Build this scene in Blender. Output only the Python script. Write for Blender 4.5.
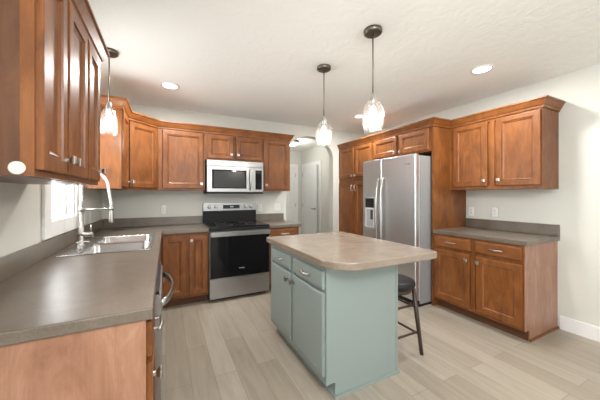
import bpy, bmesh, math, random
from mathutils import Vector, Matrix
for o in list(bpy.data.objects): bpy.data.objects.remove(o)
S = bpy.context.scene
COL = S.collection
R = math.radians
PI = math.pi
random.seed(4)

# ---------------------------------------------------------------- camera, world, light, exposure
cd = bpy.data.cameras.new('camera'); cam = bpy.data.objects.new('camera', cd); COL.objects.link(cam)
cam.location = (0, 0, 1.309); cam.rotation_euler = (R(90), 0, R(-26.715))
cd.sensor_width = 36; cd.lens = 266.39/600*36; cd.shift_y = -4.97/600; cd.clip_start = .02
S.camera = cam
w = bpy.data.worlds.new('daylight'); S.world = w; w.use_nodes = True
bg = w.node_tree.nodes['Background']; bg.inputs[0].default_value = (.93, .97, 1, 1); bg.inputs[1].default_value = 1.0
S.view_settings.view_transform = 'Standard'; S.view_settings.look = 'None'
S.view_settings.gamma = 1; S.view_settings.use_curve_mapping = False
S.view_settings.exposure = 0.40

def area(name, loc, rot, sx, sy, power, color=(1, 1, 1)):
    l = bpy.data.lights.new(name, 'AREA'); l.shape = 'RECTANGLE'; l.size = sx; l.size_y = sy; l.energy = power; l.color = color
    o = bpy.data.objects.new(name, l); COL.objects.link(o); o.location = loc; o.rotation_euler = rot
    return o
area('patio_daylight', (1.6, -3.4, 1.15), (R(90), 0, 0), 2.6, 2.0, 9, (.985, .995, 1))           # through the patio door behind
area('dining_daylight', (-.62, -1.5, 1.45), (R(90), 0, R(-90)), 1.8, 1.3, 40, (.965, .985, 1))     # through the dining window
area('sink_daylight', (-1.0, 3.20, 1.65), (R(90), 0, R(-90)), 2.2, 1.3, 115, (.97, .985, 1))         # through the sink window

pl = bpy.data.lights.new('added_fill_light', 'POINT'); pl.energy = 70; pl.color = (1, 1, 1); pl.shadow_soft_size = .18   # added fill light behind the camera, stands for no known lamp
po = bpy.data.objects.new('added_fill_light', pl); COL.objects.link(po); po.location = (.55, -.55, 2.08)

XL, YB, XR, ZC = -.70, 4.01, 3.45, 2.48
HX, HY = 3.24, 6.35

# ---------------------------------------------------------------- materials
def new_mat(name):
    m = bpy.data.materials.new(name); m.use_nodes = True
    nt = m.node_tree; b = nt.nodes['Principled BSDF']
    return m, nt, b
def setp(b, **k):
    for a, v in k.items():
        n = a.replace('_', ' ')
        b.inputs[n].default_value = v
def simple(name, col, rough=.5, metal=0., **k):
    m, nt, b = new_mat(name)
    b.inputs['Base Color'].default_value = (*col, 1); b.inputs['Roughness'].default_value = rough; b.inputs['Metallic'].default_value = metal
    setp(b, **k)
    return m
def nn(nt, t, **k):
    n = nt.nodes.new(t)
    for a, v in k.items(): setattr(n, a, v)
    return n
def noise(nt, vec, scale, detail=4, rough=.55, dist=0.):
    n = nn(nt, 'ShaderNodeTexNoise'); n.inputs['Scale'].default_value = scale; n.inputs['Detail'].default_value = detail
    n.inputs['Roughness'].default_value = rough; n.inputs['Distortion'].default_value = dist
    if vec is not None: nt.links.new(vec, n.inputs['Vector'])
    return n
def ramp(nt, fac, stops):
    r = nn(nt, 'ShaderNodeValToRGB')
    while len(r.color_ramp.elements) < len(stops): r.color_ramp.elements.new(.5)
    for e, (p, c) in zip(r.color_ramp.elements, stops): e.position = p; e.color = (*c, 1)
    nt.links.new(fac, r.inputs[0])
    return r
def mapping(nt, scale=(1, 1, 1), rnd=True, rot=(0, 0, 0)):
    tc = nn(nt, 'ShaderNodeTexCoord'); mp = nn(nt, 'ShaderNodeMapping')
    mp.inputs['Scale'].default_value = scale; mp.inputs['Rotation'].default_value = rot
    nt.links.new(tc.outputs['Object'], mp.inputs['Vector'])
    if rnd:
        oi = nn(nt, 'ShaderNodeObjectInfo'); mu = nn(nt, 'ShaderNodeMath', operation='MULTIPLY'); mu.inputs[1].default_value = 37.
        nt.links.new(oi.outputs['Random'], mu.inputs[0]); nt.links.new(mu.outputs[0], mp.inputs['Location'])
    return mp.outputs[0]
def bump(nt, b, h, strength, dist=.01):
    bp = nn(nt, 'ShaderNodeBump'); bp.inputs['Strength'].default_value = strength; bp.inputs['Distance'].default_value = dist
    nt.links.new(h, bp.inputs['Height']); nt.links.new(bp.outputs[0], b.inputs['Normal'])
def wood(name, dark, mid, light, horiz=False, rough=.42):
    m, nt, b = new_mat(name)
    sc = (2.2, 9, 9) if horiz else (9, 9, 2.2)
    v = mapping(nt, sc)
    n1 = noise(nt, v, 1.5, 7, .66, 1.4)
    v2 = mapping(nt, (5, 5, 3)); n2 = noise(nt, v2, 1.2, 3, .5, .3)
    v3 = mapping(nt, (2, 90, 90) if horiz else (90, 90, 2)); n3 = noise(nt, v3, 2, 2)
    a = nn(nt, 'ShaderNodeMath', operation='MULTIPLY_ADD'); a.inputs[1].default_value = .5
    nt.links.new(n1.outputs[0], a.inputs[0]); 
    c = nn(nt, 'ShaderNodeMath', operation='MULTIPLY'); c.inputs[1].default_value = .34; nt.links.new(n2.outputs[0], c.inputs[0])
    nt.links.new(c.outputs[0], a.inputs[2])
    d = nn(nt, 'ShaderNodeMath', operation='MULTIPLY_ADD'); d.inputs[1].default_value = .07
    nt.links.new(n3.outputs[0], d.inputs[0]); nt.links.new(a.outputs[0], d.inputs[2])
    r = ramp(nt, d.outputs[0], [(.31, dark), (.46, mid), (.62, light)])
    oi = nn(nt, 'ShaderNodeObjectInfo'); mr = nn(nt, 'ShaderNodeMapRange'); mr.inputs[3].default_value = .9; mr.inputs[4].default_value = 1.1
    nt.links.new(oi.outputs['Random'], mr.inputs[0])
    hs = nn(nt, 'ShaderNodeHueSaturation'); nt.links.new(mr.outputs[0], hs.inputs['Value']); nt.links.new(r.outputs[0], hs.inputs['Color'])
    nt.links.new(hs.outputs[0], b.inputs['Base Color'])
    b.inputs['Roughness'].default_value = rough; b.inputs['Specular IOR Level'].default_value = .4; b.inputs['Coat Weight'].default_value = .12; b.inputs['Coat Roughness'].default_value = .3
    return m
M = {}
M['wood'] = wood('stained_maple', (.110, .034, .0070), (.198, .066, .0148), (.292, .108, .0285))
M['wood_h'] = wood('stained_maple_crossgrain', (.110, .034, .0070), (.198, .066, .0148), (.292, .108, .0285), True)
M['wood_panel'] = wood('veneer_end_panel', (.235, .108, .062), (.345, .175, .11), (.46, .265, .18), False, .36)
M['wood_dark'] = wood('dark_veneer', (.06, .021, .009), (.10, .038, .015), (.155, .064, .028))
M['toe'] = simple('toe_kick_brown', (.10, .038, .014), .6)
M['stool_wood'] = simple('espresso_wood', (.045, .026, .018), .35)
M['leather'] = simple('black_vinyl', (.010, .010, .011), .45, Specular_IOR_Level=.35)
M['blue'] = simple('painted_sage_blue', (.255, .305, .287), .42)
def laminate(name, a, bcol, rough):
    m, nt, b = new_mat(name)
    v = mapping(nt, (1, 1, 1), False)
    n1 = noise(nt, v, 5, 6, .65, .8); n2 = noise(nt, v, 160, 2)
    mx = nn(nt, 'ShaderNodeMath', operation='MULTIPLY_ADD'); mx.inputs[1].default_value = .45
    nt.links.new(n2.outputs[0], mx.inputs[0]); 
    mu = nn(nt, 'ShaderNodeMath', operation='MULTIPLY'); mu.inputs[1].default_value = .6; nt.links.new(n1.outputs[0], mu.inputs[0]); nt.links.new(mu.outputs[0], mx.inputs[2])
    r = ramp(nt, mx.outputs[0], [(.36, a), (.68, bcol)])
    nt.links.new(r.outputs[0], b.inputs['Base Color']); b.inputs['Roughness'].default_value = rough; b.inputs['IOR'].default_value = 1.7
    return m
M['lam'] = laminate('taupe_laminate', (.095, .075, .055), (.170, .136, .104), .33)
M['lam_island'] = laminate('warm_taupe_laminate', (.205, .160, .120), (.31, .250, .195), .24)
def steel(name, col, rough, horiz=True):
    m, nt, b = new_mat(name)
    v = mapping(nt, (2, 2, 260) if horiz else (260, 260, 2)); n = noise(nt, v, 1, 3)
    mr = nn(nt, 'ShaderNodeMapRange'); mr.inputs[3].default_value = rough-.05; mr.inputs[4].default_value = rough+.07
    nt.links.new(n.outputs[0], mr.inputs[0]); nt.links.new(mr.outputs[0], b.inputs['Roughness'])
    b.inputs['Base Color'].default_value = (*col, 1); b.inputs['Metallic'].default_value = 1
    return m
M['steel'] = steel('brushed_stainless', (.38, .38, .378), .3)
M['steel_v'] = steel('brushed_stainless_vertical', (.69, .71, .735), .4, False)
M['sink'] = steel('satin_sink_steel', (.55, .55, .545), .24)
M['nickel'] = simple('brushed_nickel', (.50, .49, .465), .28, 1.)
M['bronze'] = simple('aged_nickel', (.21, .19, .16), .35, 1.)
M['fside'] = simple('grey_painted_steel', (.30, .305, .31), .45, .2)
M['black'] = simple('black_plastic', (.010, .010, .011), .5, Specular_IOR_Level=.25)
M['bglass'] = simple('black_glass', (.005, .005, .006), .06, Specular_IOR_Level=.3)
M['cooktop'] = simple('black_ceramic_glass', (.008, .008, .009), .1)
M['ring'] = simple('burner_ring_grey', (.10, .10, .10), .3)
M['mwglass'] = simple('microwave_mesh_glass', (.022, .021, .020), .22, Specular_IOR_Level=.35)
M['white'] = simple('white_trim', (.82, .82, .81), .4)
M['door_w'] = simple('white_door_paint', (.74, .75, .74), .45)
M['plastic_w'] = simple('white_plastic', (.84, .835, .81), .4)
M['sticker'] = simple('matte_sticker', (.62, .62, .61), .6)
M['slot'] = simple('dark_slot', (.05, .05, .05), .6)
M['rubber'] = simple('white_hose', (.8, .8, .79), .4)
M['disp'] = simple('grey_dispenser_plastic', (.42, .43, .44), .35)
def paint(name, col, bs=.06, scale=140, rough=.85):
    m, nt, b = new_mat(name)
    v = mapping(nt, (1, 1, 1), False); n = noise(nt, v, scale, 3)
    b.inputs['Base Color'].default_value = (*col, 1); b.inputs['Roughness'].default_value = rough
    bump(nt, b, n.outputs[0], bs, .004)
    return m
M['wall'] = paint('greige_wall_paint', (.65, .65, .60))
def ceiling_mat():
    m, nt, b = new_mat('skip_trowel_ceiling')
    v = mapping(nt, (1, 1, 1), False); n = noise(nt, v, 7, 6, .62, 1.2)
    r = ramp(nt, n.outputs[0], [(.42, (0, 0, 0)), (.58, (1, 1, 1))])
    b.inputs['Base Color'].default_value = (.90, .91, .885, 1); b.inputs['Roughness'].default_value = .8
    bump(nt, b, r.outputs[0], .13, .012)
    return m
M['ceiling'] = ceiling_mat()
def floor_mat():
    m, nt, b = new_mat('greige_plank_floor')
    tc = nn(nt, 'ShaderNodeTexCoord'); sp = nn(nt, 'ShaderNodeSeparateXYZ'); nt.links.new(tc.outputs['Object'], sp.inputs[0])
    cb = nn(nt, 'ShaderNodeCombineXYZ'); nt.links.new(sp.outputs[1], cb.inputs[0]); nt.links.new(sp.outputs[0], cb.inputs[1])
    br = nn(nt, 'ShaderNodeTexBrick'); nt.links.new(cb.outputs[0], br.inputs['Vector'])
    br.offset = .37; br.offset_frequency = 2
    for k, x in (('Scale', 1.), ('Mortar Size', .0022), ('Mortar Smooth', .3), ('Bias', 0.), ('Brick Width', 1.22), ('Row Height', .158)): br.inputs[k].default_value = x
    br.inputs['Color1'].default_value = (.315, .272, .216, 1); br.inputs['Color2'].default_value = (.395, .35, .29, 1); br.inputs['Mortar'].default_value = (.24, .195, .15, 1)
    mp = nn(nt, 'ShaderNodeMapping'); mp.inputs['Scale'].default_value = (9, .8, 1); nt.links.new(tc.outputs['Object'], mp.inputs[0])
    n = noise(nt, mp.outputs[0], 2.2, 6, .6, 1.0)
    r = ramp(nt, n.outputs[0], [(.3, (.88, .87, .86)), (.7, (1.09, 1.085, 1.08))])
    mx = nn(nt, 'ShaderNodeMix', data_type='RGBA', blend_type='MULTIPLY'); mx.inputs[0].default_value = 1
    nt.links.new(br.outputs['Color'], mx.inputs[6]); nt.links.new(r.outputs[0], mx.inputs[7])
    nt.links.new(mx.outputs[2], b.inputs['Base Color']); b.inputs['Roughness'].default_value = .36
    inv = nn(nt, 'ShaderNodeMath', operation='SUBTRACT'); inv.inputs[0].default_value = 1; nt.links.new(br.outputs['Fac'], inv.inputs[1])
    bump(nt, b, inv.outputs[0], .25, .003)
    return m
M['floor'] = floor_mat()
def emit(name, col, s):
    m, nt, b = new_mat(name); b.inputs['Base Color'].default_value = (*col, 1)
    b.inputs['Emission Color'].default_value = (*col, 1); b.inputs['Emission Strength'].default_value = s
    return m
M['lens'] = emit('lit_lens', (1, .96, .88), 3.2)
M['bulb'] = emit('lit_bulb', (1, .95, .86), 9.)
M['dome'] = emit('lit_dome', (1, .96, .9), 1.1)
M['digits'] = emit('display_glow', (.5, .6, .65), .08)
def seeded_glass():
    m, nt, b = new_mat('seeded_glass')
    nt.nodes.remove(b)
    out = nt.nodes['Material Output']
    tr = nn(nt, 'ShaderNodeBsdfTransparent'); tl = nn(nt, 'ShaderNodeBsdfTranslucent'); gl = nn(nt, 'ShaderNodeBsdfGlossy')
    tr.inputs[0].default_value = (.97, .97, .96, 1); tl.inputs[0].default_value = (.95, .94, .92, 1); gl.inputs['Roughness'].default_value = .08
    v = mapping(nt, (1, 1, 1), False); vo = nn(nt, 'ShaderNodeTexVoronoi'); vo.feature = 'DISTANCE_TO_EDGE'; vo.inputs['Scale'].default_value = 45; nt.links.new(v, vo.inputs['Vector'])
    r = ramp(nt, vo.outputs['Distance'], [(.0, (.05, .05, .05)), (.12, (.008, .008, .008))])
    m1 = nn(nt, 'ShaderNodeMixShader'); nt.links.new(r.outputs[0], m1.inputs[0]); nt.links.new(tr.outputs[0], m1.inputs[1]); nt.links.new(tl.outputs[0], m1.inputs[2])
    fr = nn(nt, 'ShaderNodeLayerWeight'); fr.inputs[0].default_value = .3
    fm = nn(nt, 'ShaderNodeMath', operation='MULTIPLY'); fm.inputs[1].default_value = .35; nt.links.new(fr.outputs['Facing'], fm.inputs[0])
    m2 = nn(nt, 'ShaderNodeMixShader'); nt.links.new(fm.outputs[0], m2.inputs[0]); nt.links.new(m1.outputs[0], m2.inputs[1]); nt.links.new(gl.outputs[0], m2.inputs[2])
    nt.links.new(m2.outputs[0], out.inputs[0])
    return m
M['seed'] = seeded_glass()
def pane_mat():
    m, nt, b = new_mat('window_glass')
    nt.nodes.remove(b); out = nt.nodes['Material Output']
    tr = nn(nt, 'ShaderNodeBsdfTransparent'); gl = nn(nt, 'ShaderNodeBsdfGlossy'); gl.inputs['Roughness'].default_value = .02
    m2 = nn(nt, 'ShaderNodeMixShader'); m2.inputs[0].default_value = .06; nt.links.new(tr.outputs[0], m2.inputs[1]); nt.links.new(gl.outputs[0], m2.inputs[2])
    nt.links.new(m2.outputs[0], out.inputs[0])
    return m
M['pane'] = pane_mat()

# ---------------------------------------------------------------- mesh helpers
def add_box(bm, x0, x1, y0, y1, z0, z1):
    vs = [bm.verts.new((x, y, z)) for z in (z0, z1) for y in (y0, y1) for x in (x0, x1)]
    for f in ((0, 2, 3, 1), (4, 5, 7, 6), (0, 1, 5, 4), (2, 6, 7, 3), (0, 4, 6, 2), (1, 3, 7, 5)): bm.faces.new([vs[i] for i in f])
    return vs
def box(*boxes):
    bm = bmesh.new()
    for b in boxes: add_box(bm, *b)
    return bm
def bevel(bm, r=.003, seg=2):
    bmesh.ops.bevel(bm, geom=list(bm.edges), offset=r, segments=seg, affect='EDGES', clamp_overlap=True)
    return bm
def bbox(x0, x1, y0, y1, z0, z1, r=.003, seg=2): return bevel(box((x0, x1, y0, y1, z0, z1)), r, seg)
def merge(a, *others):
    for o in others:
        me = bpy.data.meshes.new('t'); o.to_mesh(me); a.from_mesh(me); bpy.data.meshes.remove(me); o.free()
    return a
def panel(x0, x1, z0, z1, prof, bm=None):
    """front facing -y: concentric rectangles (inset, y)"""
    bm = bm or bmesh.new(); loops = []
    for ins, y in prof:
        loops.append([bm.verts.new(p) for p in ((x0+ins, y, z0+ins), (x1-ins, y, z0+ins), (x1-ins, y, z1-ins), (x0+ins, y, z1-ins))])
    bm.faces.new(loops[0][::-1])
    for a, b in zip(loops, loops[1:]):
        for i in range(4): bm.faces.new((a[i], a[(i+1) % 4], b[(i+1) % 4], b[i]))
    bm.faces.new(loops[-1])
    bmesh.ops.recalc_face_normals(bm, faces=bm.faces)
    return bm
DOOR = [(0, 0), (0, -.016), (.003, -.019), (.006, -.02), (.050, -.02), (.0525, -.013), (.056, -.0125), (.060, -.0145), (.066, -.0105), (.072, -.007)]
SLAB = [(0, 0), (0, -.012), (.004, -.0165), (.018, -.0195), (.021, -.0195)]
DRAWER = [(0, 0), (0, -.014), (.003, -.017), (.014, -.02)]
DRAWER5 = [(0, 0), (0, -.012), (.004, -.0165), (.018, -.0195), (.021, -.0195)]
def lathe(prof, n=24, axis='z', c=(0, 0, 0), cap=True):
    bm = bmesh.new(); rings = []
    for r, h in prof:
        ring = []
        for i in range(n):
            a = 2*PI*i/n; p = (r*math.cos(a), r*math.sin(a), h)
            if axis == 'y': p = (p[0], -p[2], p[1])
            if axis == 'x': p = (p[2], p[0], p[1])
            ring.append(bm.verts.new((p[0]+c[0], p[1]+c[1], p[2]+c[2])))
        rings.append(ring)
    for a, b in zip(rings, rings[1:]):
        for i in range(n): bm.faces.new((a[i], a[(i+1) % n], b[(i+1) % n], b[i]))
    if cap: bm.faces.new(rings[0][::-1]); bm.faces.new(rings[-1])
    bmesh.ops.recalc_face_normals(bm, faces=bm.faces)
    return bm
def tube(pts, r, n=10, closed=False, sx=1., up=None):
    bm = bmesh.new(); P = [Vector(p) for p in pts]; rings = []
    prev = None
    for i, p in enumerate(P):
        if i == 0: t = P[1]-P[0]
        elif i == len(P)-1: t = P[-1]-P[-2]
        else: t = (P[i+1]-P[i]).normalized()+(P[i]-P[i-1]).normalized()
        t.normalize()
        if prev is None:
            u = Vector(up) if up else (Vector((0, 0, 1)) if abs(t.z) < .9 else Vector((1, 0, 0)))
        else: u = prev
        u = (u-t*u.dot(t)).normalized(); prev = u; v = t.cross(u)
        rr = r[i] if isinstance(r, (list, tuple)) else r
        rings.append([bm.verts.new(p+(u*math.cos(2*PI*k/n)+v*math.sin(2*PI*k/n)*sx)*rr) for k in range(n)])
    for a, b in zip(rings, rings[1:]):
        for i in range(n): bm.faces.new((a[i], a[(i+1) % n], b[(i+1) % n], b[i]))
    bm.faces.new(rings[0][::-1]); bm.faces.new(rings[-1])
    bmesh.ops.recalc_face_normals(bm, faces=bm.faces)
    return bm
def poly_slab(pts, z0, z1):
    bm = bmesh.new(); lo = [bm.verts.new((x, y, z0)) for x, y in pts]; hi = [bm.verts.new((x, y, z1)) for x, y in pts]; n = len(pts)
    bm.faces.new(lo[::-1]); bm.faces.new(hi)
    for i in range(n): bm.faces.new((lo[i], lo[(i+1) % n], hi[(i+1) % n], hi[i]))
    bmesh.ops.recalc_face_normals(bm, faces=bm.faces)
    return bm
def grid_slab(xs, ys, keep, z0, z1):
    bm = bmesh.new()
    V = {}
    def v(i, j, k):
        if (i, j, k) not in V: V[i, j, k] = bm.verts.new((xs[i], ys[j], (z0, z1)[k]))
        return V[i, j, k]
    nx, ny = len(xs)-1, len(ys)-1
    K = lambda i, j: 0 <= i < nx and 0 <= j < ny and keep(.5*(xs[i]+xs[i+1]), .5*(ys[j]+ys[j+1]))
    for i in range(nx):
        for j in range(ny):
            if not K(i, j): continue
            bm.faces.new((v(i, j, 1), v(i+1, j, 1), v(i+1, j+1, 1), v(i, j+1, 1)))
            bm.faces.new((v(i, j, 0), v(i, j+1, 0), v(i+1, j+1, 0), v(i+1, j, 0)))
            for di, dj, a, b in ((-1, 0, (i, j+1), (i, j)), (1, 0, (i+1, j), (i+1, j+1)), (0, -1, (i, j), (i+1, j)), (0, 1, (i+1, j+1), (i, j+1))):
                if not K(i+di, j+dj): bm.faces.new((v(*a, 0), v(*b, 0), v(*b, 1), v(*a, 1)))
    bmesh.ops.recalc_face_normals(bm, faces=bm.faces)
    return bm
def remap(bm, fn):
    for v in bm.verts: v.co = Vector(fn(*v.co))
    bmesh.ops.recalc_face_normals(bm, faces=bm.faces)
    return bm
def obj(name, bm, mat, parent=None, smooth=False, bev=0., loc=None):
    me = bpy.data.meshes.new(name); bm.to_mesh(me); bm.free()
    me.materials.append(M[mat] if isinstance(mat, str) else mat)
    o = bpy.data.objects.new(name, me); COL.objects.link(o)
    if parent: o.parent = parent
    if loc: o.location = loc
    if smooth:
        for p in me.polygons: p.use_smooth = True
    if bev:
        b = o.modifiers.new('bevel', 'BEVEL'); b.width = bev; b.segments = 2; b.limit_method = 'ANGLE'; b.angle_limit = R(40)
    return o
def thing(name, label, cat, loc=(0, 0, 0), rot=0, group=None):
    o = bpy.data.objects.new(name, None); COL.objects.link(o); o.location = loc; o.rotation_euler = (0, 0, rot)
    o.empty_display_size = .05
    o['label'] = label; o['category'] = cat
    if group: o['group'] = group
    return o
def tag(o, label, cat, group=None):
    o['label'] = label; o['category'] = cat
    if group: o['group'] = group
    return o
def struct(name, bm, mat, **k):
    o = obj(name, bm, mat, **k); o['kind'] = 'structure'; return o
def copy_tree(o, parent=None):
    c = o.copy(); COL.objects.link(c)
    if parent: c.parent = parent
    for ch in list(o.children): copy_tree(ch, c)
    return c

# ---------------------------------------------------------------- room shell
FY0 = -3.5
struct('floor', box((XL-.12, XR+.12, FY0-.1, HY+.1, -.08, 0)), 'floor')
struct('ceiling', box((XL-.12, XR+.12, FY0-.1, HY+.1, ZC, ZC+.1)), 'ceiling')
# left wall with the sink window (y 2.33-2.92, z 1.13-2.10) and the dining window behind the camera
def wall_yz(x0, x1, ys, zs, holes):
    bm = grid_slab(ys, zs, lambda y, z: not any(a < y < b and c < z < d for a, b, c, d in holes), x0, x1)
    return remap(bm, lambda a, b, c: (c, a, b))
def wall_xz(y0, y1, xs, zs, holes):
    bm = grid_slab(xs, zs, lambda x, z: not any(a < x < b and c < z < d for a, b, c, d in holes), y0, y1)
    return remap(bm, lambda a, b, c: (a, c, b))
WY0, WY1, WZ0, WZ1 = 2.33, 2.91, 1.13, 2.08
struct('wall_left', wall_yz(XL-.12, XL, [FY0, -2.4, -.6, WY0, WY1, YB+.12], [0, .8, WZ0, 2.08, ZC], [(WY0, WY1, WZ0, WZ1), (-2.4, -.6, .8, 2.08)]), 'wall')
struct('wall_right', box((XR, XR+.12, FY0, YB+.12, 0, ZC)), 'wall')
struct('wall_rear', wall_xz(FY0-.12, FY0, [XL, .3, 2.9, XR], [0, 2.15, ZC], [(.3, 2.9, 0, 2.15)]), 'wall')
# back wall with the arched opening to the hall
AX0, AX1 = 1.765, 2.685
def arch_wall():
    ac, aa, zs, hh = (AX0+AX1)/2, (AX1-AX0)/2, 1.95, .365
    bm = bmesh.new(); n = 40
    arc = [(ac-aa*math.cos(PI*i/n), zs+hh*math.sin(PI*i/n)) for i in range(n+1)]
    def prism(pts):
        a = [bm.verts.new((x, YB, z)) for x, z in pts]; b = [bm.verts.new((x, YB+.12, z)) for x, z in pts]; m = len(pts)
        bm.faces.new(a); bm.faces.new(b[::-1])
        for i in range(m): bm.faces.new((a[i], b[i], b[(i+1) % m], a[(i+1) % m]))
    prism([(XL, 0), (AX0, 0), (AX0, ZC), (XL, ZC)]); prism([(AX1, 0), (XR, 0), (XR, ZC), (AX1, ZC)])
    for (xa, za), (xb, zb) in zip(arc, arc[1:]): prism([(xa, za), (xb, zb), (xb, ZC), (xa, ZC)])
    bmesh.ops.remove_doubles(bm, verts=bm.verts, dist=1e-5)
    seen = {}
    for f in list(bm.faces):
        k = tuple(sorted(v.index for v in f.verts)); seen.setdefault(k, []).append(f)
    bmesh.ops.recalc_face_normals(bm, faces=bm.faces)
    return bm
struct('wall_back', arch_wall(), 'wall')
struct('wall_hall_right', box((HX, HX+.12, YB+.12, HY, 0, ZC)), 'wall')
struct('wall_hall_far', box((1.0, HX+.12, HY, HY+.12, 0, ZC)), 'wall')
struct('wall_hall_left', box((.9, 1.0, YB+.12, HY+.12, 0, ZC)), 'wall')
struct('baseboard_right', bevel(box((XR-.013, XR, FY0, 1.185, 0, .132)), .003, 1), 'white')
struct('baseboard_rear', box((XL, .22, FY0, FY0+.013, 0, .132)), 'white')
struct('baseboard_hall', box((HX-.013, HX, YB+.12, 5.15, 0, .12)), 'white')

# sink window
win = struct('window_1', box((XL-.11, XL-.002, WY0, WY0+.02, WZ0, WZ1), (XL-.11, XL-.002, WY1-.02, WY1, WZ0, WZ1),
                          (XL-.11, XL-.002, WY0+.02, WY1-.02, WZ1-.02, WZ1), (XL-.11, XL-.002, WY0+.02, WY1-.02, WZ0, WZ0+.02)), 'white')
cw = .105
obj('window_casing', merge(bbox(XL, XL+.018, WY0-cw, WY0+.004, WZ0-cw, WZ1+.08, .004), bbox(XL, XL+.018, WY1-.004, WY1+.075, WZ0-cw, WZ1+.08, .004),
    bbox(XL, XL+.018, WY0, WY1, WZ1-.004, WZ1+.08, .004), bbox(XL, XL+.0175, WY0, WY1, WZ0-cw, WZ0+.004, .004)), 'white', win)
sx0, sx1 = XL-.085, XL-.05
obj('window_sash', box((sx0, sx1, WY0+.02, WY0+.065, WZ0+.02, WZ1-.02), (sx0, sx1, WY1-.065, WY1-.02, WZ0+.02, WZ1-.02),
    (sx0, sx1, WY0+.065, WY1-.065, WZ0+.02, WZ0+.075), (sx0, sx1, WY0+.065, WY1-.065, WZ1-.075, WZ1-.02), (sx0, sx1, WY0+.065, WY1-.065, 1.58, 1.62)), 'white', win)
obj('window_pane', box((sx0+.015, sx0+.019, WY0+.065, WY1-.065, WZ0+.075, WZ1-.075)), 'pane', win)
# dining window and patio door behind the camera (seen only as reflections)
w2 = struct('window_2', box((XL-.11, XL-.01, -2.4, -2.35, .8, 2.08), (XL-.11, XL-.01, -.65, -.6, .8, 2.08), (XL-.11, XL-.01, -2.35, -.65, .8, .85), (XL-.11, XL-.01, -2.35, -.65, 2.03, 2.08), (XL-.09, XL-.05, -1.53, -1.47, .85, 2.03)), 'white')
d3 = struct('door_3', box((.3, .38, FY0-.11, FY0-.01, 0, 2.15), (2.82, 2.9, FY0-.11, FY0-.01, 0, 2.15), (.38, 2.82, FY0-.11, FY0-.01, 2.07, 2.15), (1.55, 1.65, FY0-.09, FY0-.03, 0, 2.07)), 'white')

# hall doors
def six_panel(x0, x1, z0, z1, y0, t):
    """leaf facing -y with one tall upper and one lower recessed panel"""
    bm = bmesh.new()
    add_box(bm, x0, x1, y0+.006, y0+t, z0, z1)
    W = x1-x0
    a = .11
    for (zz0, zz1) in ((z0+.22, z0+.86), (z0+1.0, z1-.13)):
        b2 = panel(x0+a, x1-a, zz0, zz1, [(0, y0+.0059), (.002, y0+.005), (.014, y0+.001), (.022, y0+.0045), (.05, y0+.003)])
        merge(bm, b2)
    for bx in ((x0, x0+a, y0, y0+.006, z0, z1), (x1-a, x1, y0, y0+.006, z0, z1), (x0+a, x1-a, y0, y0+.006, z0, z0+.22), (x0+a, x1-a, y0, y0+.006, z0+.86, z0+1.0), (x0+a, x1-a, y0, y0+.006, z1-.13, z1)):
        add_box(bm, *bx)
    return bm
def hinges(parent, x, y, zs):
    for z in zs: obj('hinge', box((x-.009, x+.009, y-.012, y+.002, z-.05, z+.05)), 'nickel', parent)
# door_1: on the far hall wall, hinged on its right
d1 = struct('door_1', six_panel(2.26, 3.04, .01, 2.03, HY-.030, .028), 'door_w')
obj('door_casing', box((2.17, 2.255, HY-.02, HY, 0, 2.12), (3.045, 3.13, HY-.02, HY, 0, 2.12), (2.255, 3.045, HY-.02, HY, 2.035, 2.12)), 'white', d1)
hinges(d1, 3.043, HY-.024, (.25, 1.05, 1.84))
# door_2: on the hall's right wall, ajar, hinged at the far side; built facing -y then turned
d2 = struct('door_2', six_panel(0, .76, .01, 2.03, 0, .035), 'door_w')
d2.location = (HX-.036, 6.20, 0); d2.rotation_euler = (0, 0, R(-90-3.0))
lv = lathe([(.027, 0), (.027, .008), (.012, .012), (.012, .045)], 16, 'y', (.70, 0, .98))
obj('door_handle', merge(lv, tube([(.70, -.045, .98), (.64, -.05, .98), (.58, -.045, .985)], .009, 8)), 'bronze', d2, True)
for z in (.25, 1.05, 1.84): obj('hinge', box((-.014, .006, -.010, .004, z-.05, z+.05)), 'nickel', d2)
struct('trim_1', box((HX-.02, HX, 5.34, 5.43, 0, 2.125), (HX-.02, HX, 6.21, 6.30, 0, 2.125), (HX-.02, HX, 5.43, 6.21, 2.04, 2.125)), 'white')

# ---------------------------------------------------------------- cabinetry
def knob(parent, x, z, y=-.02, mat='nickel'):
    bm = bmesh.new(); loops = []
    for s, d in ((.0065, 0), (.006, .011), (.009, .015), (.0165, .025), (.017, .030), (.013, .033)):
        loops.append([bm.verts.new((x+a*s, y-d, z+b*s)) for a, b in ((-1, -1), (1, -1), (1, 1), (-1, 1))])
    bm.faces.new(loops[0][::-1]); bm.faces.new(loops[-1])
    for a, b in zip(loops, loops[1:]):
        for i in range(4): bm.faces.new((a[i], a[(i+1) % 4], b[(i+1) % 4], b[i]))
    bmesh.ops.recalc_face_normals(bm, faces=bm.faces)
    return obj('knob', bm, mat, parent)
def pull(parent, x, z, L=.10, vert=False, y=-.02, mat='nickel'):
    h = L/2
    P = []
    for i in range(11):
        t = -1+2*i/10; P.append((t*h*1.12, y-.030+.012*t*t, 0))
    if vert: P = [(x, p[1], z+p[0]) for p in P]
    else: P = [(x+p[0], p[1], z) for p in P]
    rs = [.0055+.0035*(1-abs(-1+2*i/10)) for i in range(11)]
    bm = tube(P, rs, 8)
    for s in (-1, 1):
        q = (x, y+.001, z+s*h*.85) if vert else (x+s*h*.85, y+.001, z)
        merge(bm, lathe([(.008, 0), (.005, .006), (.005, .022)], 8, 'y', q))
    return obj('pull', bm, mat, parent, True)
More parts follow.
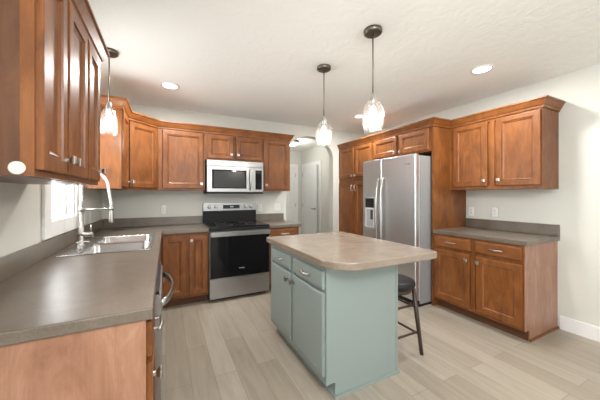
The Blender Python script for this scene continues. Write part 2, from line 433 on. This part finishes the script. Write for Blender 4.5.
def cabinet(name, label, cat, loc, rot, W, D, z0, z1, fronts, wm='wood', hm='wood_h', panel_mat=None, toe=0., group=None, stile=.04, hmat='nickel', frame=True, divider=None, ft=.019):
    """origin at the front left of the face frame on the floor line; facing local -y"""
    t = thing(name, label, cat, loc, rot, group)
    bz = z0+toe
    bm = box((0, W, ft, D, bz, z1))
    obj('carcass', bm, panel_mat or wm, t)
    if toe: obj('toe_kick', box((.003, W-.003, .07, D-.003, z0, bz)), 'toe' if wm == 'wood' else wm, t)
    if frame:
        parts = [(0, stile, 0, ft, bz, z1), (W-stile, W, 0, ft, bz, z1), (stile, W-stile, 0, .019, bz, bz+.035), (stile, W-stile, 0, .019, z1-.04, z1)]
        if divider: 
            for d in divider: parts.append((d-.02, d+.02, 0, .019, bz+.035, z1-.04))
        parts.append((stile, W-stile, .012, .0185, bz+.035, z1-.04))
        obj('face_frame', box(*parts), wm, t)
    for f in fronts:
        kind, x0, x1, a, b = f[:5]
        if kind == 'door':
            d = obj('door', panel(x0, x1, a, b, DOOR if wm != 'blue' else SLAB), wm, t)
            if len(f) > 5 and f[5]:
                if f[5][0] == 'knob': knob(d, f[5][1], f[5][2], mat=hmat)
                else: pull(d, f[5][1], f[5][2], .10, True, mat=hmat)
        else:
            d = obj('drawer', panel(x0, x1, a, b, DRAWER if wm != 'blue' else DRAWER5), hm, t)
            pull(d, (x0+x1)/2, (a+b)/2, .112, False, mat=hmat)
    return t
LEFT, RIGHT, DIAG = R(90), R(-90), R(45)
UZ0, UZ1 = 1.37, 2.14
DZ0, DZ1 = 1.392, 2.112
XF = XL+.325     # front of the left uppers
# near left wall cabinets (facing +x)
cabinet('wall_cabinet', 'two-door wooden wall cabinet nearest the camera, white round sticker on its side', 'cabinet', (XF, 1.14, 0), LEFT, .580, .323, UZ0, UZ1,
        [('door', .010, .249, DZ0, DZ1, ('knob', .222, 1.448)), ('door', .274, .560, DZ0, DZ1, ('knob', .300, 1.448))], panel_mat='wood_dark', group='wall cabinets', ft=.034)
cabinet('wall_cabinet', 'narrow single-door wooden wall cabinet just before the sink window', 'cabinet', (XF, 1.721, 0), LEFT, .319, .323, UZ0, UZ1,
        [('door', .014, .262, DZ0, DZ1, ('knob', .238, 1.452))], group='wall cabinets', stile=.03)
# beyond the sink window
cabinet('wall_cabinet', 'narrow wooden wall cabinet beyond the sink window, side lit by the pendant', 'cabinet', (XF, 3.0, 0), LEFT, .398, .323, UZ0, UZ1,
        [('door', .03, .375, DZ0, DZ1, ('knob', .352, 1.452))], group='wall cabinets', stile=.035)
# diagonal corner cabinet
t = thing('corner_wall_cabinet', 'diagonal single-door wooden wall cabinet in the kitchen corner', 'cabinet', (0, 0, 0), 0, 'wall cabinets')
obj('carcass', poly_slab([(XL+.002, 3.401), (XF-.002, 3.401), (-.087, 3.689), (-.087, YB-.002), (XL+.002, YB-.002)], UZ0, UZ1), 'wood', t)
wd = .405
fr = bpy.data.objects.new('door', None)
def diag(bm):  # local front (-y) coordinates to the 45 degree face running from (XF,3.40) to (-.087,3.688)
    c = math.cos(PI/4); ox, oy = XF+.0005, 3.3995
    return remap(bm, lambda x, y, z: (ox+(x-y)*c*1.0, oy+(x+y)*c, z))
bpy.data.objects.remove(fr)
dd = obj('door', diag(panel(.020, .385, DZ0, DZ1, DOOR)), 'wood', t)
k = knob(dd, .048, 1.452)
bmk = bmesh.new(); bmk.from_mesh(k.data); diag(bmk); bmk.to_mesh(k.data); bmk.free()
# back wall cabinets
YF = YB-.325
cabinet('wall_cabinet', 'wide single-door wooden wall cabinet left of the microwave', 'cabinet', (-.085, YF, 0), 0, .542, .323, UZ0, UZ1,
        [('door', .048, .520, DZ0, DZ1, ('knob', .495, 1.452))], group='wall cabinets')
cabinet('wall_cabinet', 'short two-door wooden cabinet right above the microwave', 'cabinet', (.459, YF, 0), 0, .790, .323, 1.775, UZ1,
        [('door', .026, .364, 1.797, DZ1, ('knob', .339, 1.855)), ('door', .406, .777, 1.797, DZ1, ('knob', .431, 1.855))], group='wall cabinets')
cabinet('wall_cabinet', 'single-door wooden wall cabinet right of the microwave, beside the hall opening', 'cabinet', (1.251, YF, 0), 0, .432, .323, UZ0, UZ1,
        [('door', .018, .412, DZ0, DZ1, ('knob', .043, 1.452))], group='wall cabinets')
# right wall
XUF = XR-.33
cabinet('wall_cabinet', 'two-door wooden wall cabinet on the right wall above the short counter', 'cabinet', (XUF, 2.098, 0), RIGHT, .902, .328, UZ0, UZ1,
        [('door', .050, .433, 1.405, DZ1, ('knob', .405, 1.468)), ('door', .522, .893, 1.405, DZ1, ('knob', .550, 1.468))], group='wall cabinets', divider=[.4775])
XTF = 2.82
cabinet('refrigerator_top_cabinet', 'short two-door wooden cabinet above the refrigerator', 'cabinet', (XTF, 3.098, 0), RIGHT, .970, XR-XTF-.002, 1.835, UZ1,
        [('door', .014, .445, 1.855, DZ1, ('knob', .420, 1.885)), ('door', .495, .940, 1.855, DZ1, ('knob', .520, 1.885))], group='wall cabinets', divider=[.47])
t = cabinet('pantry_cabinet', 'tall four-door wooden pantry cabinet left of the refrigerator', 'cabinet', (XTF, YB-.003, 0), RIGHT, .906, XR-XTF-.002, 0, UZ1,
        [('door', .016, .425, 1.605, DZ1, ('knob', .400, 1.635)), ('door', .458, .868, 1.605, DZ1, ('knob', .483, 1.635)),
         ('door', .016, .425, .13, 1.53, ('pull', .398, 1.43)), ('door', .458, .868, .13, 1.53, ('pull', .485, 1.43))], toe=.1, divider=[.4415])
obj('mid_rail', box((.04, .866, -.001, .019, 1.548, 1.588)), 'wood', t)
tag(obj('refrigerator_end_panel', bbox(XTF, XR-.001, 2.100, 2.126, 0, UZ1, .002), 'wood'), 'tall narrow wooden panel on the right side of the refrigerator', 'panel')
# crown mouldings
def crown(path, zb, zt, label):
    prof = [(.0, zb), (.010, zb), (.012, zb+.018), (.020, zb+.026), (.040, zt-.022), (.044, zt-.018), (.050, zt-.014), (.050, zt), (.0, zt)]
    P = [Vector(p) for p in path]; n = len(P); bm = bmesh.new(); rings = []
    def nrm(a, b): d = (b-a).normalized(); return Vector((d.y, -d.x))
    for i in range(n):
        if i == 0: m = nrm(P[0], P[1])
        elif i == n-1: m = nrm(P[-2], P[-1])
        else:
            a, b = nrm(P[i-1], P[i]), nrm(P[i], P[i+1]); m = (a+b); m = m/(m.dot(a))
        rings.append([bm.verts.new((P[i].x+m.x*o, P[i].y+m.y*o, z)) for o, z in prof])
    k = len(prof)
    for a, b in zip(rings, rings[1:]):
        for i in range(k): bm.faces.new((a[i], a[(i+1) % k], b[(i+1) % k], b[i]))
    bm.faces.new(rings[0]); bm.faces.new(rings[-1][::-1])
    bmesh.ops.recalc_face_normals(bm, faces=bm.faces)
    tag(obj('crown_molding', bm, 'wood_h'), label, 'crown molding', 'crown moldings')
CZ0, CZ1 = 2.125, 2.215
e = .0015
crown([(XL+.001, 1.14-e), (XF+e, 1.14-e), (XF+e, 2.04+e), (XL+.001, 2.04+e)], CZ0, CZ1, 'wooden crown molding atop the nearest left wall cabinets')
crown([(XL+.001, 3.0-e), (XF+e, 3.0-e), (XF+e, 3.40), (-.087, 3.688-e), (1.683+e, YF-e), (1.683+e, YB-.001)], CZ0, CZ1, 'long wooden crown molding atop the corner and microwave wall cabinets')
crown([(XTF-e, YB-.001), (XTF-e, 2.10-e), (XUF-e, 2.10-e), (XUF-e, 1.196-e), (XR-.001, 1.196-e)], CZ0, CZ1, 'stepped wooden crown molding atop the pantry, refrigerator and right wall cabinets')
tag(obj('sticker', lathe([(.0205, 0), (.0205, .002), (.017, .003)], 28, 'y', (-.415, 1.1395, 1.394)), 'sticker'), 'white round sticker low on the side of the nearest wall cabinet', 'sticker')

# ---- base cabinets
CT, CB = .905, .862
XBF = XL+.636    # face frame of the left base run
# near left
t = cabinet('base_cabinet', 'wooden base cabinet ending the sink counter, pale side facing the camera', 'cabinet', (XBF, 1.105, 0), LEFT, .298, .61, 0, CB,
        [('drawer', .02, .278, .715, .842), ('door', .02, .278, .13, .69, ('knob', .05, .63))], panel_mat='wood_panel', toe=.1, group='base cabinets', stile=.03)
obj('end_panel', box((-.004, 0, .0, .61, .0, CB)), 'wood_panel', t)
# sink base
t = cabinet('base_cabinet', 'wooden sink base cabinet behind the dishwasher, under the stainless sink', 'cabinet', (XBF, 2.032, 0), LEFT, 1.33, .61, 0, .70,
        [('door', .03, .48, .13, .66, ('knob', .455, .60)), ('door', .52, .97, .13, .66, ('knob', .545, .60))], toe=.1, group='base cabinets')
obj('apron', box((0, 1.33, 0, .019, .7005, CB)), 'wood', t)
for a, b in ((.03, .48), (.52, .97)): obj('false_drawer_front', panel(a, b, .715, .842, DRAWER), 'wood_h', t)
# back base with two doors
cabinet('base_cabinet', 'two-door wooden base cabinet between the counter corner and the range', 'cabinet', (-.084, YB-.61, 0), 0, .547, .608, 0, CB,
        [('door', .049, .294, .13, .825), ('door', .328, .528, .13, .825, ('knob', .351, .775))], toe=.1, group='base cabinets', divider=[.311])
cabinet('base_cabinet', 'one-drawer wooden base cabinet right of the range, behind the island', 'cabinet', (1.240, YB-.61, 0), 0, .45, .608, 0, CB,
        [('drawer', .018, .43, .715, .842), ('door', .018, .43, .13, .69, ('knob', .05, .63))], toe=.1, group='base cabinets')
# right base
t = cabinet('base_cabinet', 'two-drawer two-door wooden base cabinet under the short right counter', 'cabinet', (2.828, 2.098, 0), RIGHT, .888, XR-2.828-.002, 0, CB,
        [('drawer', .013, .430, .722, .842), ('drawer', .470, .874, .722, .842), ('door', .013, .420, .125, .685, ('knob', .392, .628)), ('door', .482, .874, .125, .685, ('knob', .510, .628))],
        panel_mat='wood_panel', toe=.1, group='base cabinets', divider=[.447])
obj('end_panel', poly_slab([(0, 0), (.1, 0), (.1, 1), (0, 1)], 0, 1) if False else box((.888, .894, .0, XR-2.83, .1, CB), (.888, .894, .07, XR-2.83, 0, .1)), 'wood_panel', t)
obj('shoe_molding', box((.894, .906, .07, XR-2.83, 0, .018)), 'wood', t)
# island
IX0, IX1, IY0, IY1 = .905, 1.524, 1.436, 2.42
ICB = CB-.0055
t = cabinet('island_cabinet', 'sage blue painted kitchen island base with two drawers and two doors', 'kitchen island', (IX0, IY1, 0), RIGHT, IY1-IY0, IX1-IX0, 0, ICB,
        [('drawer', .060, .484, .705, .822), ('drawer', .522, .974, .705, .822), ('door', .060, .484, .15, .682, ('knob', .452, .632)), ('door', .522, .974, .15, .682, ('knob', .556, .632))],
        wm='blue', hm='blue', toe=.1, divider=[.503], stile=.05)
LW = IY1-IY0; LD = IX1-IX0
obj('end_panel', box((LW, LW+.004, .002, LD, .1, ICB), (LW, LW+.004, .07, LD, 0, .1)), 'blue', t)
obj('corner_trim', box((LW+.004, LW+.009, 0, .018, .1, ICB)), 'blue', t)
obj('corner_trim', box((LW+.004, LW+.009, LD-.016, LD, .02, ICB)), 'blue', t)
obj('back_panel', box((0, LW, LD, LD+.004, 0, ICB)), 'blue', t)
obj('shoe_molding', box((LW+.004, LW+.016, .058, LD+.012, 0, .018), (0, LW+.004, .058, .07, 0, .018)), 'blue', t)

# ---------------------------------------------------------------- worktops
XCF = XL+.659; YCF = YB-.645
SX0, SX1, SY0, SY1 = -.645, -.098, 2.25, 3.12
RX0, RX1 = .469, 1.229
t = thing('countertop', 'long L-shaped taupe laminate countertop holding the sink', 'countertop', (0, 0, 0), 0, 'countertops')
obj('slab', grid_slab([XL+.001, SX0+.015, SX1-.015, XCF, RX0-.004], [1.09, SY0+.015, SY1-.015, YCF, YB-.001],
    lambda x, y: (x < XCF or y > YCF) and not (SX0+.015 < x < SX1-.015 and SY0+.015 < y < SY1-.015), CB+.001, CT), 'lam', t, bev=.005)
obj('backsplash', grid_slab([XL+.001, XL+.020, RX0-.004], [1.09, YB-.020, YB-.001], lambda x, y: x < XL+.020 or y > YB-.020, CT, 1.016), 'lam', t, bev=.003)
t = thing('countertop', 'short taupe laminate countertop between the range and the hall opening', 'countertop', (0, 0, 0), 0, 'countertops')
obj('slab', box((RX1+.004, 1.712, YCF, YB-.001, CB+.001, CT)), 'lam', t, bev=.005)
obj('backsplash', box((RX1+.004, 1.712, YB-.020, YB-.001, CT, 1.016)), 'lam', t, bev=.003)
t = thing('countertop', 'taupe laminate countertop on the right wall cabinet', 'countertop', (0, 0, 0), 0, 'countertops')
obj('slab', box((XR-.645, XR-.001, 1.185, 2.098, CB+.001, CT)), 'lam', t, bev=.005)
obj('backsplash', box((XR-.021, XR-.001, 1.185, 2.098, CT, 1.016)), 'lam', t, bev=.003)
def rounded(x0, x1, y0, y1, rs, n=10):
    pts = []
    for (cx, cy, a0), r in zip(((x0, y0, 180), (x1, y0, 270), (x1, y1, 0), (x0, y1, 90)), rs):
        ox = cx+r if cx == x0 else cx-r; oy = cy+r if cy == y0 else cy-r
        for i in range(n+1 if r > .001 else 1):
            a = R(a0+90*i/n); pts.append((ox+r*math.cos(a), oy+r*math.sin(a)))
    return pts
tag(obj('island_countertop', poly_slab(rounded(.862, 1.75, 1.25, 2.44, (.22, .05, .03, .01)), CB-.004, CT), 'lam_island', bev=.006), 'warm taupe laminate island top with rounded near corners', 'countertop', 'countertops')

# ---------------------------------------------------------------- sink and faucet
t = thing('sink', 'stainless double-bowl drop-in sink below the window', 'sink', (0, 0, 0))
def bowl(x0, x1, y0, y1, zt, zb):
    bm = bmesh.new(); loops = []
    for ins, z, r in ((0, zt, .05), (.008, zt-.012, .05), (.015, zb+.03, .05), (.04, zb, .04)):
        pts = rounded(x0+ins, x1-ins, y0+ins, y1-ins, (r,)*4, 6); loops.append([bm.verts.new((x, y, z)) for x, y in pts])
    for a, b in zip(loops, loops[1:]):
        for i in range(len(a)): bm.faces.new((a[i], b[i], b[(i+1) % len(a)], a[(i+1) % len(a)]))
    bm.faces.new(loops[-1])
    return bm
ym = (SY0+SY1)/2
B1 = (SX0+.115, SX1-.025, SY0+.03, ym-.018); B2 = (SX0+.115, SX1-.025, ym+.018, SY1-.03)
def deck():
    zt = CT+.006
    bm = grid_slab([SX0, B1[0], B1[1], SX1], [SY0, B1[2], B1[3], B2[2], B2[3], SY1], lambda x, y: not (B1[0] < x < B1[1] and (B1[2] < y < B1[3] or B2[2] < y < B2[3])), CT+.0005, zt)
    return bm
obj('rim', deck(), 'sink', t, bev=.003)
for b in (B1, B2):
    q = obj('bowl', bowl(*b, CT+.0055, CT-.185), 'sink', t, True)
    cx, cy = (b[0]+b[1])/2, (b[2]+b[3])/2
    obj('drain', lathe([(.045, 0), (.045, .003), (.034, .004), (.03, .001)], 24, 'z', (cx, cy, CT-.1845)), 'nickel', q, True)
# faucet
fx, fy = -.598, 2.66; z0 = CT+.006
t = thing('faucet', 'tall chrome spring-neck kitchen faucet at the sink', 'faucet', (fx, fy, z0))
obj('base', lathe([(.029, 0), (.029, .006), (.022, .012), (.0185, .016), (.0185, .15), (.0145, .155), (.0125, .16), (.0125, .30)], 24), 'nickel', t, True)
arc = []
for i in range(25):
    a = PI*i/24
    arc.append((.088-.088*math.cos(a), 0, .46+.115*math.sin(a)))
path = [(0, 0, .30), (0, 0, .38)]+arc+[(.185, 0, .40), (.195, 0, .33), (.197, 0, .295)]
obj('hose', tube(path, .0095, 12), 'rubber', t, True)
# spring coil around the rising half
def along(path, m):
    P = [Vector(p) for p in path]; L = [0]
    for a, b in zip(P, P[1:]): L.append(L[-1]+(b-a).length)
    out = []
    for i in range(m):
        s = L[-1]*i/(m-1); j = max(k for k in range(len(L)) if L[k] <= s+1e-9); j = min(j, len(P)-2)
        u = (s-L[j])/(L[j+1]-L[j]); out.append((P[j].lerp(P[j+1], u), (P[j+1]-P[j]).normalized()))
    return out
coil = []; turns = 30; m = turns*8+1
for i, (p, tg) in enumerate(along([(0, 0, .30), (0, 0, .38)]+arc[:20], m)):
    a = 2*PI*i/8; u = Vector((0, 1, 0)); v = tg.cross(u); coil.append(p+(u*math.cos(a)+v*math.sin(a))*.0130)
obj('spring', tube(coil, .0026, 5), 'nickel', t, True)
obj('support_arm', merge(tube([(0, 0, .285), (.197, 0, .285)], .0065, 8), lathe([(.017, .270), (.017, .300)], 16, 'z', (.197, 0, 0)), lathe([(.0175, .268), (.0175, .30)], 16)), 'nickel', t, True)
obj('spray_head', lathe([(.014, .30), (.0165, .27), (.018, .20), (.020, .175), (.017, .17)], 20, 'z', (.197, 0, 0)), 'nickel', t, True)
h = obj('handle', tube([(-.02, 0, .085), (.075, 0, .085)], .019, 16), 'nickel', t, True)
obj('lever', tube([(.060, 0, .10), (.062, 0, .135), (.064, 0, .160)], .0055, 8), 'nickel', h, True)
t = thing('soap_dispenser', 'small chrome soap dispenser on the sink deck beside the faucet', 'soap dispenser', (-.575, 2.47, z0))
obj('base', lathe([(.021, 0), (.021, .006), (.013, .012), (.011, .04), (.014, .045), (.014, .055)], 18), 'nickel', t, True)
obj('spout', tube([(0, 0, .05), (.02, 0, .058), (.07, 0, .05)], .006, 8), 'nickel', t, True)

# ---------------------------------------------------------------- dishwasher
t = thing('dishwasher', 'stainless dishwasher seen edge-on in the sink counter run', 'dishwasher', (XBF, 1.412, 0), LEFT)
obj('body', box((0, .612, .0, .59, .10, CB-.004)), 'black', t)
obj('toe_kick', box((0.004, .608, .06, .55, 0, .10)), 'black', t)
d = obj('door', bbox(.003, .609, -.044, -.001, .115, CB-.02, .005), 'steel', t)
obj('control_panel', box((.003, .609, -.036, -.001, CB-.02, CB-.005)), 'black', d)
P = [(.04+.53*i/16, -.044-.052*math.sin(PI*i/16)**.6-.001, .785) for i in range(17)]
obj('handle', tube(P, .019, 10, up=(0, 0, 1), sx=.4), 'nickel', d, True)

# ---------------------------------------------------------------- range
RYF = 3.335; RW = RX1-RX0
t = thing('range', 'stainless electric range with black glass oven door and black cooktop', 'range', (RX0, RYF, 0), 0)
obj('body', box((.002, RW-.002, .045, YB-RYF-.006, .055, .905)), 'fside', t)
obj('foot_rail', box((.03, RW-.03, .09, .6, 0, .055)), 'black', t)
dr = obj('drawer', bbox(.002, RW-.002, .006, .045, .045, .285, .004), 'steel', t)
d = obj('oven_door', bbox(.002, RW-.002, 0, .045, .292, .865, .005), 'steel', t)
obj('door_glass', panel(.006, RW-.006, .296, .862, [(0, .001), (0, -.002), (.004, -.004)]), 'bglass', d)
def bar_handle(y, z, x0, x1, parent, r=.017):
    bm = tube([(x0, y, z), (x1, y, z)], r, 14, sx=.8)
    for x in (x0+.03, x1-.03): merge(bm, box((x-.014, x+.014, y, -.003, z-.012, z+.012)))
    return obj('handle', bm, 'nickel', parent, True)
hb = bmesh.new()
hb = merge(bbox(.004, RW-.004, -.052, -.022, .805, .862, .008, 3), box((.03, .06, -.024, -.002, .82, .85), (RW-.06, RW-.03, -.024, -.002, .82, .85)))
obj('handle', hb, 'steel', d)
obj('front_rail', bbox(.002, RW-.002, -.004, .05, .870, .912, .006), 'black', t)
ck = obj('cooktop', bbox(.0, RW, -.006, YB-RYF-.075, .9055, .922, .004), 'cooktop', t)
for (x, y, r) in ((.2, .16, .105), (.56, .16, .085), (.2, .43, .075), (.56, .43, .105)):
    obj('burner_ring', lathe([(r, 0), (r, .0008), (r-.006, .0008), (r-.006, 0)], 36, 'z', (x, y, .9222), cap=False), 'ring', ck)
g0 = YB-RYF-.075
bgd = obj('backguard', box((.0, RW, g0, YB-RYF-.004, .9225, 1.085)), 'black', t)
cp = obj('control_panel', bbox(-.004, RW+.004, g0-.012, YB-RYF-.004, 1.085, 1.195, .005), 'steel', t)
dsp = obj('display', box((.265, .505, g0-.0135, g0-.0115, 1.112, 1.166)), 'bglass', cp)
obj('clock_digits', box(*[(.37+.016*i, .38+.016*i, g0-.0143, g0-.0137, 1.130, 1.150) for i in (0, 1, 2)]), 'digits', dsp)
for x in (.075, .165, .595, .675):
    kb = obj('knob', lathe([(.024, 0), (.024, .006), (.019, .008), (.018, .026), (.015, .028)], 20, 'y', (x, g0-.012, 1.139)), 'nickel', cp, True)
def text(name, s, size, mat, parent, loc, rot, ext=.0006):
    c = bpy.data.curves.new(name, 'FONT'); c.body = s; c.size = size; c.extrude = ext; c.align_x = 'CENTER'; c.align_y = 'CENTER'
    o = bpy.data.objects.new(name, c); COL.objects.link(o)
    dg = bpy.context.evaluated_depsgraph_get(); me = bpy.data.meshes.new_from_object(o.evaluated_get(dg))
    bpy.data.objects.remove(o)
    me.materials.clear(); me.materials.append(M[mat]); q = bpy.data.objects.new(name, me); COL.objects.link(q)
    q.parent = parent; q.location = loc; q.rotation_euler = rot
    return q
text('emblem', 'Whirlpool', .017, 'plastic_w', d, (RW/2+.005, -.005, .395), (R(90), 0, 0))

# ---------------------------------------------------------------- microwave
t = thing('microwave', 'stainless over-the-range microwave with dark window', 'microwave', (.472, 3.60, 1.34), 0)
MW, MH = .756, .428
obj('body', box((0, MW, .03, YB-3.60-.003, 0, MH)), 'black', t)
obj('top_grille', bbox(0, MW, -.004, .03, MH-.075, MH-.002, .004), 'steel', t)
d = obj('door', bbox(0, .615, -.008, .03, .012, MH-.079, .005), 'steel', t)
obj('window', bbox(.06, .515, -.0105, -.007, .055, MH-.125, .001, 1), 'bglass', d)
obj('window_mesh', box((.085, .490, -.0112, -.0104, .075, MH-.145)), 'mwglass', d)
P = [(.565, -.010-.038*math.sin(PI*i/12)**.7, .04+(MH-.145)*i/12) for i in range(13)]
obj('handle', tube(P, .012, 10, up=(1, 0, 0)), 'nickel', d, True)
cp = obj('control_panel', bbox(.617, MW, -.008, .03, .012, MH-.079, .005), 'steel', t)
kp = obj('keypad', box((.640, MW-.022, -.0095, -.0075, .045, MH-.115)), 'bglass', cp)
obj('display', box((.650, MW-.032, -.0102, -.0094, MH-.165, MH-.13)), 'mwglass', kp)
obj('bottom_vent', box((.0, MW, .0, .36, -.012, -.0005)), 'black', t)

# ---------------------------------------------------------------- refrigerator
FXF = 2.57; FY0_, FY1_ = 2.145, 3.070
t = thing('refrigerator', 'stainless side-by-side refrigerator with water dispenser', 'refrigerator', (FXF, FY1_, 0), RIGHT)
FW = FY1_-FY0_
obj('body', bbox(.004, FW-.004, .082, .84, .03, 1.775, .006), 'fside', t)
obj('base_grille', box((.01, FW-.01, .075, .3, .0, .03), (.01, FW-.01, .03, .08, .012, .065)), 'black', t)
obj('gasket', box((.008, FW-.008, .068, .083, .07, 1.77)), 'disp', t)
sp = .382
def fdoor(x0, x1, hole=None): return bbox(x0, x1, 0, .068, .075, 1.795, .012, 3)
fd = obj('freezer_door', fdoor(0, sp-.003), 'steel_v', t)
rd = obj('refrigerator_door', fdoor(sp+.003, FW), 'steel_v', t)
for x, dr in ((sp-.042, fd), (sp+.042, rd)):
    P = [(x, -.018-.045*math.sin(PI*i/16)**.5, .50+1.02*i/16) for i in range(17)]
    P = [(x, .002, .49)]+P+[(x, .002, 1.53)]
    obj('handle', tube(P, .0115, 10, up=(1, 0, 0)), 'nickel', dr, True)
dx0, dx1 = .055, .255
dp = obj('dispenser', panel(dx0, dx1, .84, 1.275, [(0, .001), (0, -.004), (.004, -.006), (.010, -.006), (.012, -.003)]), 'disp', fd)
obj('dispenser_panel', box((dx0+.012, dx1-.012, -.0065, -.002, 1.135, 1.262)), 'bglass', dp)
obj('dispenser_niche', panel(dx0+.016, dx1-.016, .86, 1.125, [(0, -.0028), (0, -.004), (.003, -.0045), (.012, -.0030), (.03, -.0029)]), 'plastic_w', dp)
obj('paddle', bbox(dx1-.075, dx1-.035, -.014, -.003, .97, 1.10, .003), 'slot', dp)
obj('drip_tray', bbox(dx0+.016, dx1-.016, -.022, -.003, .855, .87, .003), 'disp', dp)
obj('emblem', box((FW-.150, FW-.140, -.001, .001, 1.672, 1.685)), 'slot', rd)
obj('emblem', box((FW-.118, FW-.085, -.001, .001, 1.672, 1.684)), 'slot', rd)

# ---------------------------------------------------------------- stool
sxc, syc = 1.718, 1.662
t = thing('bar_stool', 'dark wooden bar stool with padded black seat beside the island', 'stool', (sxc, syc, 0), 0)
obj('seat', lathe([(.150, .545), (.166, .551), (.175, .564), (.177, .580), (.170, .598), (.14, .610), (.05, .614)], 36), 'leather', t, True)
obj('seat_ring', lathe([(.13, .512), (.145, .512), (.145, .5445), (.13, .5445)], 32), 'stool_wood', t, True)
def lp(sx, sy, z): f = .158-(.158-.112)*z/.55; return Vector((sx*f, sy*f, z))
for sx, sy in ((1, -1), (1, 1), (-1, 1), (-1, -1)):
    obj('leg', tube([lp(sx, sy, 0), lp(sx, sy, .28), lp(sx, sy, .535)], [.015, .018, .017], 12), 'stool_wood', t, True)
for za, zb, pairs in ((.165, .165, 4), (.385, .385, 4)):
    for i, (a, b) in enumerate((((1, -1), (1, 1)), ((1, 1), (-1, 1)), ((-1, 1), (-1, -1)), ((-1, -1), (1, -1)))):
        z = za+(.022 if i % 2 else 0)
        obj('rung', tube([lp(*a, z), lp(*b, z)], .0095, 8), 'stool_wood', t, True)

# ---------------------------------------------------------------- lamps
def lamp(parent, loc, power, radius=.03, color=(1, .93, .82), kind='POINT'):
    l = bpy.data.lights.new('bulb_light', kind); l.energy = power; l.color = color
    if kind == 'POINT': l.shadow_soft_size = radius; l.color = (1, .96, .9)
    else: l.shape = 'DISK'; l.size = radius*2
    o = bpy.data.objects.new('bulb_light', l); COL.objects.link(o); o.parent = parent; o.location = loc
    return o
def shade(prof, th=.003):
    bm = lathe(prof+[(r-th, z) for r, z in prof[::-1]], 32, 'z', cap=False)
    return bm
TULIP = [(.022, 1.985), (.034, 1.975), (.052, 1.955), (.065, 1.925), (.074, 1.89), (.077, 1.855), (.074, 1.82), (.067, 1.785), (.058, 1.75)]
BELL = [(.016, 2.02), (.030, 2.010), (.044, 1.990), (.054, 1.955), (.059, 1.91), (.061, 1.86), (.061, 1.80)]
def pendant(name, label, x, y, prof, power):
    t = thing(name, label, 'pendant lamp', (x, y, 0), 0, 'pendant lamps')
    top = prof[0][1]
    obj('canopy', lathe([(.045, ZC-.030), (.058, ZC-.028), (.064, ZC-.022), (.064, ZC-.001)], 32), 'bronze', t, True)
    obj('rod', tube([(0, 0, ZC-.02), (0, 0, top+.04)], .0045, 8), 'bronze', t, True)
    obj('socket', lathe([(.007, top+.05), (.012, top+.045), (.018, top+.02), (.022, top-.005), (.019, top-.045)], 20), 'nickel', t, True)
    s = obj('lamp_shade', shade(prof), 'seed', t, True)
    bz = top-.11
    obj('bulb', lathe([(.012, bz+.06), (.016, bz+.05), (.026, bz+.02), (.030, bz), (.026, bz-.02), (.014, bz-.03)], 20), 'bulb', t, True)
    lamp(t, (0, 0, bz-.045), power, .03)
    return t
pendant('pendant_lamp', 'small bell-glass pendant lamp hanging over the sink', -.413, 2.633, BELL, 4)
pendant('pendant_lamp', 'tulip-glass pendant lamp over the far half of the island', 1.291, 2.078, TULIP, 5)
pendant('pendant_lamp', 'tulip-glass pendant lamp over the near half of the island', 1.312, 1.456, TULIP, 5)
for x, y, lab in ((.039, 3.169, 'recessed ceiling light in front of the corner wall cabinet'), (2.623, 1.451, 'recessed ceiling light near the right wall, closest to the camera'), (2.569, 3.126, 'recessed ceiling light in front of the pantry, partly behind a pendant')):
    t = thing('recessed_light', lab, 'ceiling light', (x, y, 0), 0, 'recessed ceiling lights')
    obj('trim_ring', lathe([(.070, ZC-.001), (.095, ZC-.001), (.093, ZC-.007), (.074, ZC-.009), (.070, ZC-.001)], 36, cap=False), 'white', t, True)
    obj('lens', lathe([(.073, ZC-.0015), (.073, ZC-.006), (.06, ZC-.007)], 32), 'lens', t)
    lamp(t, (0, 0, ZC-.02), 17, .07, (1, .975, .94), 'AREA')
t = thing('flush_ceiling_light', 'round flush-mount ceiling light in the hall behind the arch', 'ceiling light', (2.43, 5.25, 0))
obj('base_ring', lathe([(.165, ZC-.001), (.165, ZC-.03), (.155, ZC-.04), (.14, ZC-.04)], 36), 'bronze', t, True)
obj('glass_dome', lathe([(.15, ZC-.041), (.145, ZC-.06), (.115, ZC-.085), (.06, ZC-.10), (.01, ZC-.104)], 36), 'dome', t, True)
lamp(t, (0, 0, ZC-.16), 16, .1, (1, .97, .92))

# ---------------------------------------------------------------- outlets and switches
def outlet(label, loc, rot, double=False, switch=False):
    t = thing('wall_switch' if switch else 'wall_outlet', label, 'switch' if switch else 'outlet', loc, rot, None if switch else 'wall outlets')
    W = .058 if double else .036
    obj('plate', bbox(-W, W, -.006, 0, -.058, .058, .003), 'plastic_w', t)
    if switch:
        for x in (-.023, .023): obj('rocker', bbox(x-.016, x+.016, -.009, -.005, -.033, .033, .002), 'white', t)
    else:
        for z in (-.02, .02):
            r = obj('receptacle', lathe([(.0165, 0), (.0165, .002), (.015, .003)], 20, 'y', (0, -.0055, z)), 'white', t)
            obj('slots', box((-.007, -.0045, -.0092, -.0083, z-.004, z+.006), (.0045, .007, -.0092, -.0083, z-.004, z+.006), (-.002, .002, -.0092, -.0083, z-.011, z-.007)), 'slot', r)
    return t
outlet('white outlet on the back wall left of the range', (-.03, YB-.0005, 1.115), 0)
outlet('white outlet right beside the range control panel', (1.318, YB-.0005, 1.115), 0)
outlet('white double switch on the back wall near the hall opening', (1.605, YB-.0005, 1.117), 0, True, True)
outlet('white outlet just beyond the faucet, nearer the window', (XL+.0005, 3.22, 1.085), LEFT)
outlet('white outlet on the left wall closest to the kitchen corner', (XL+.0005, 3.42, 1.09), LEFT)
outlet('white outlet on the right wall closest to the refrigerator panel', (XR-.0005, 2.033, 1.105), RIGHT)
outlet('white outlet on the right wall above the middle of the short counter', (XR-.0005, 1.759, 1.108), RIGHT)
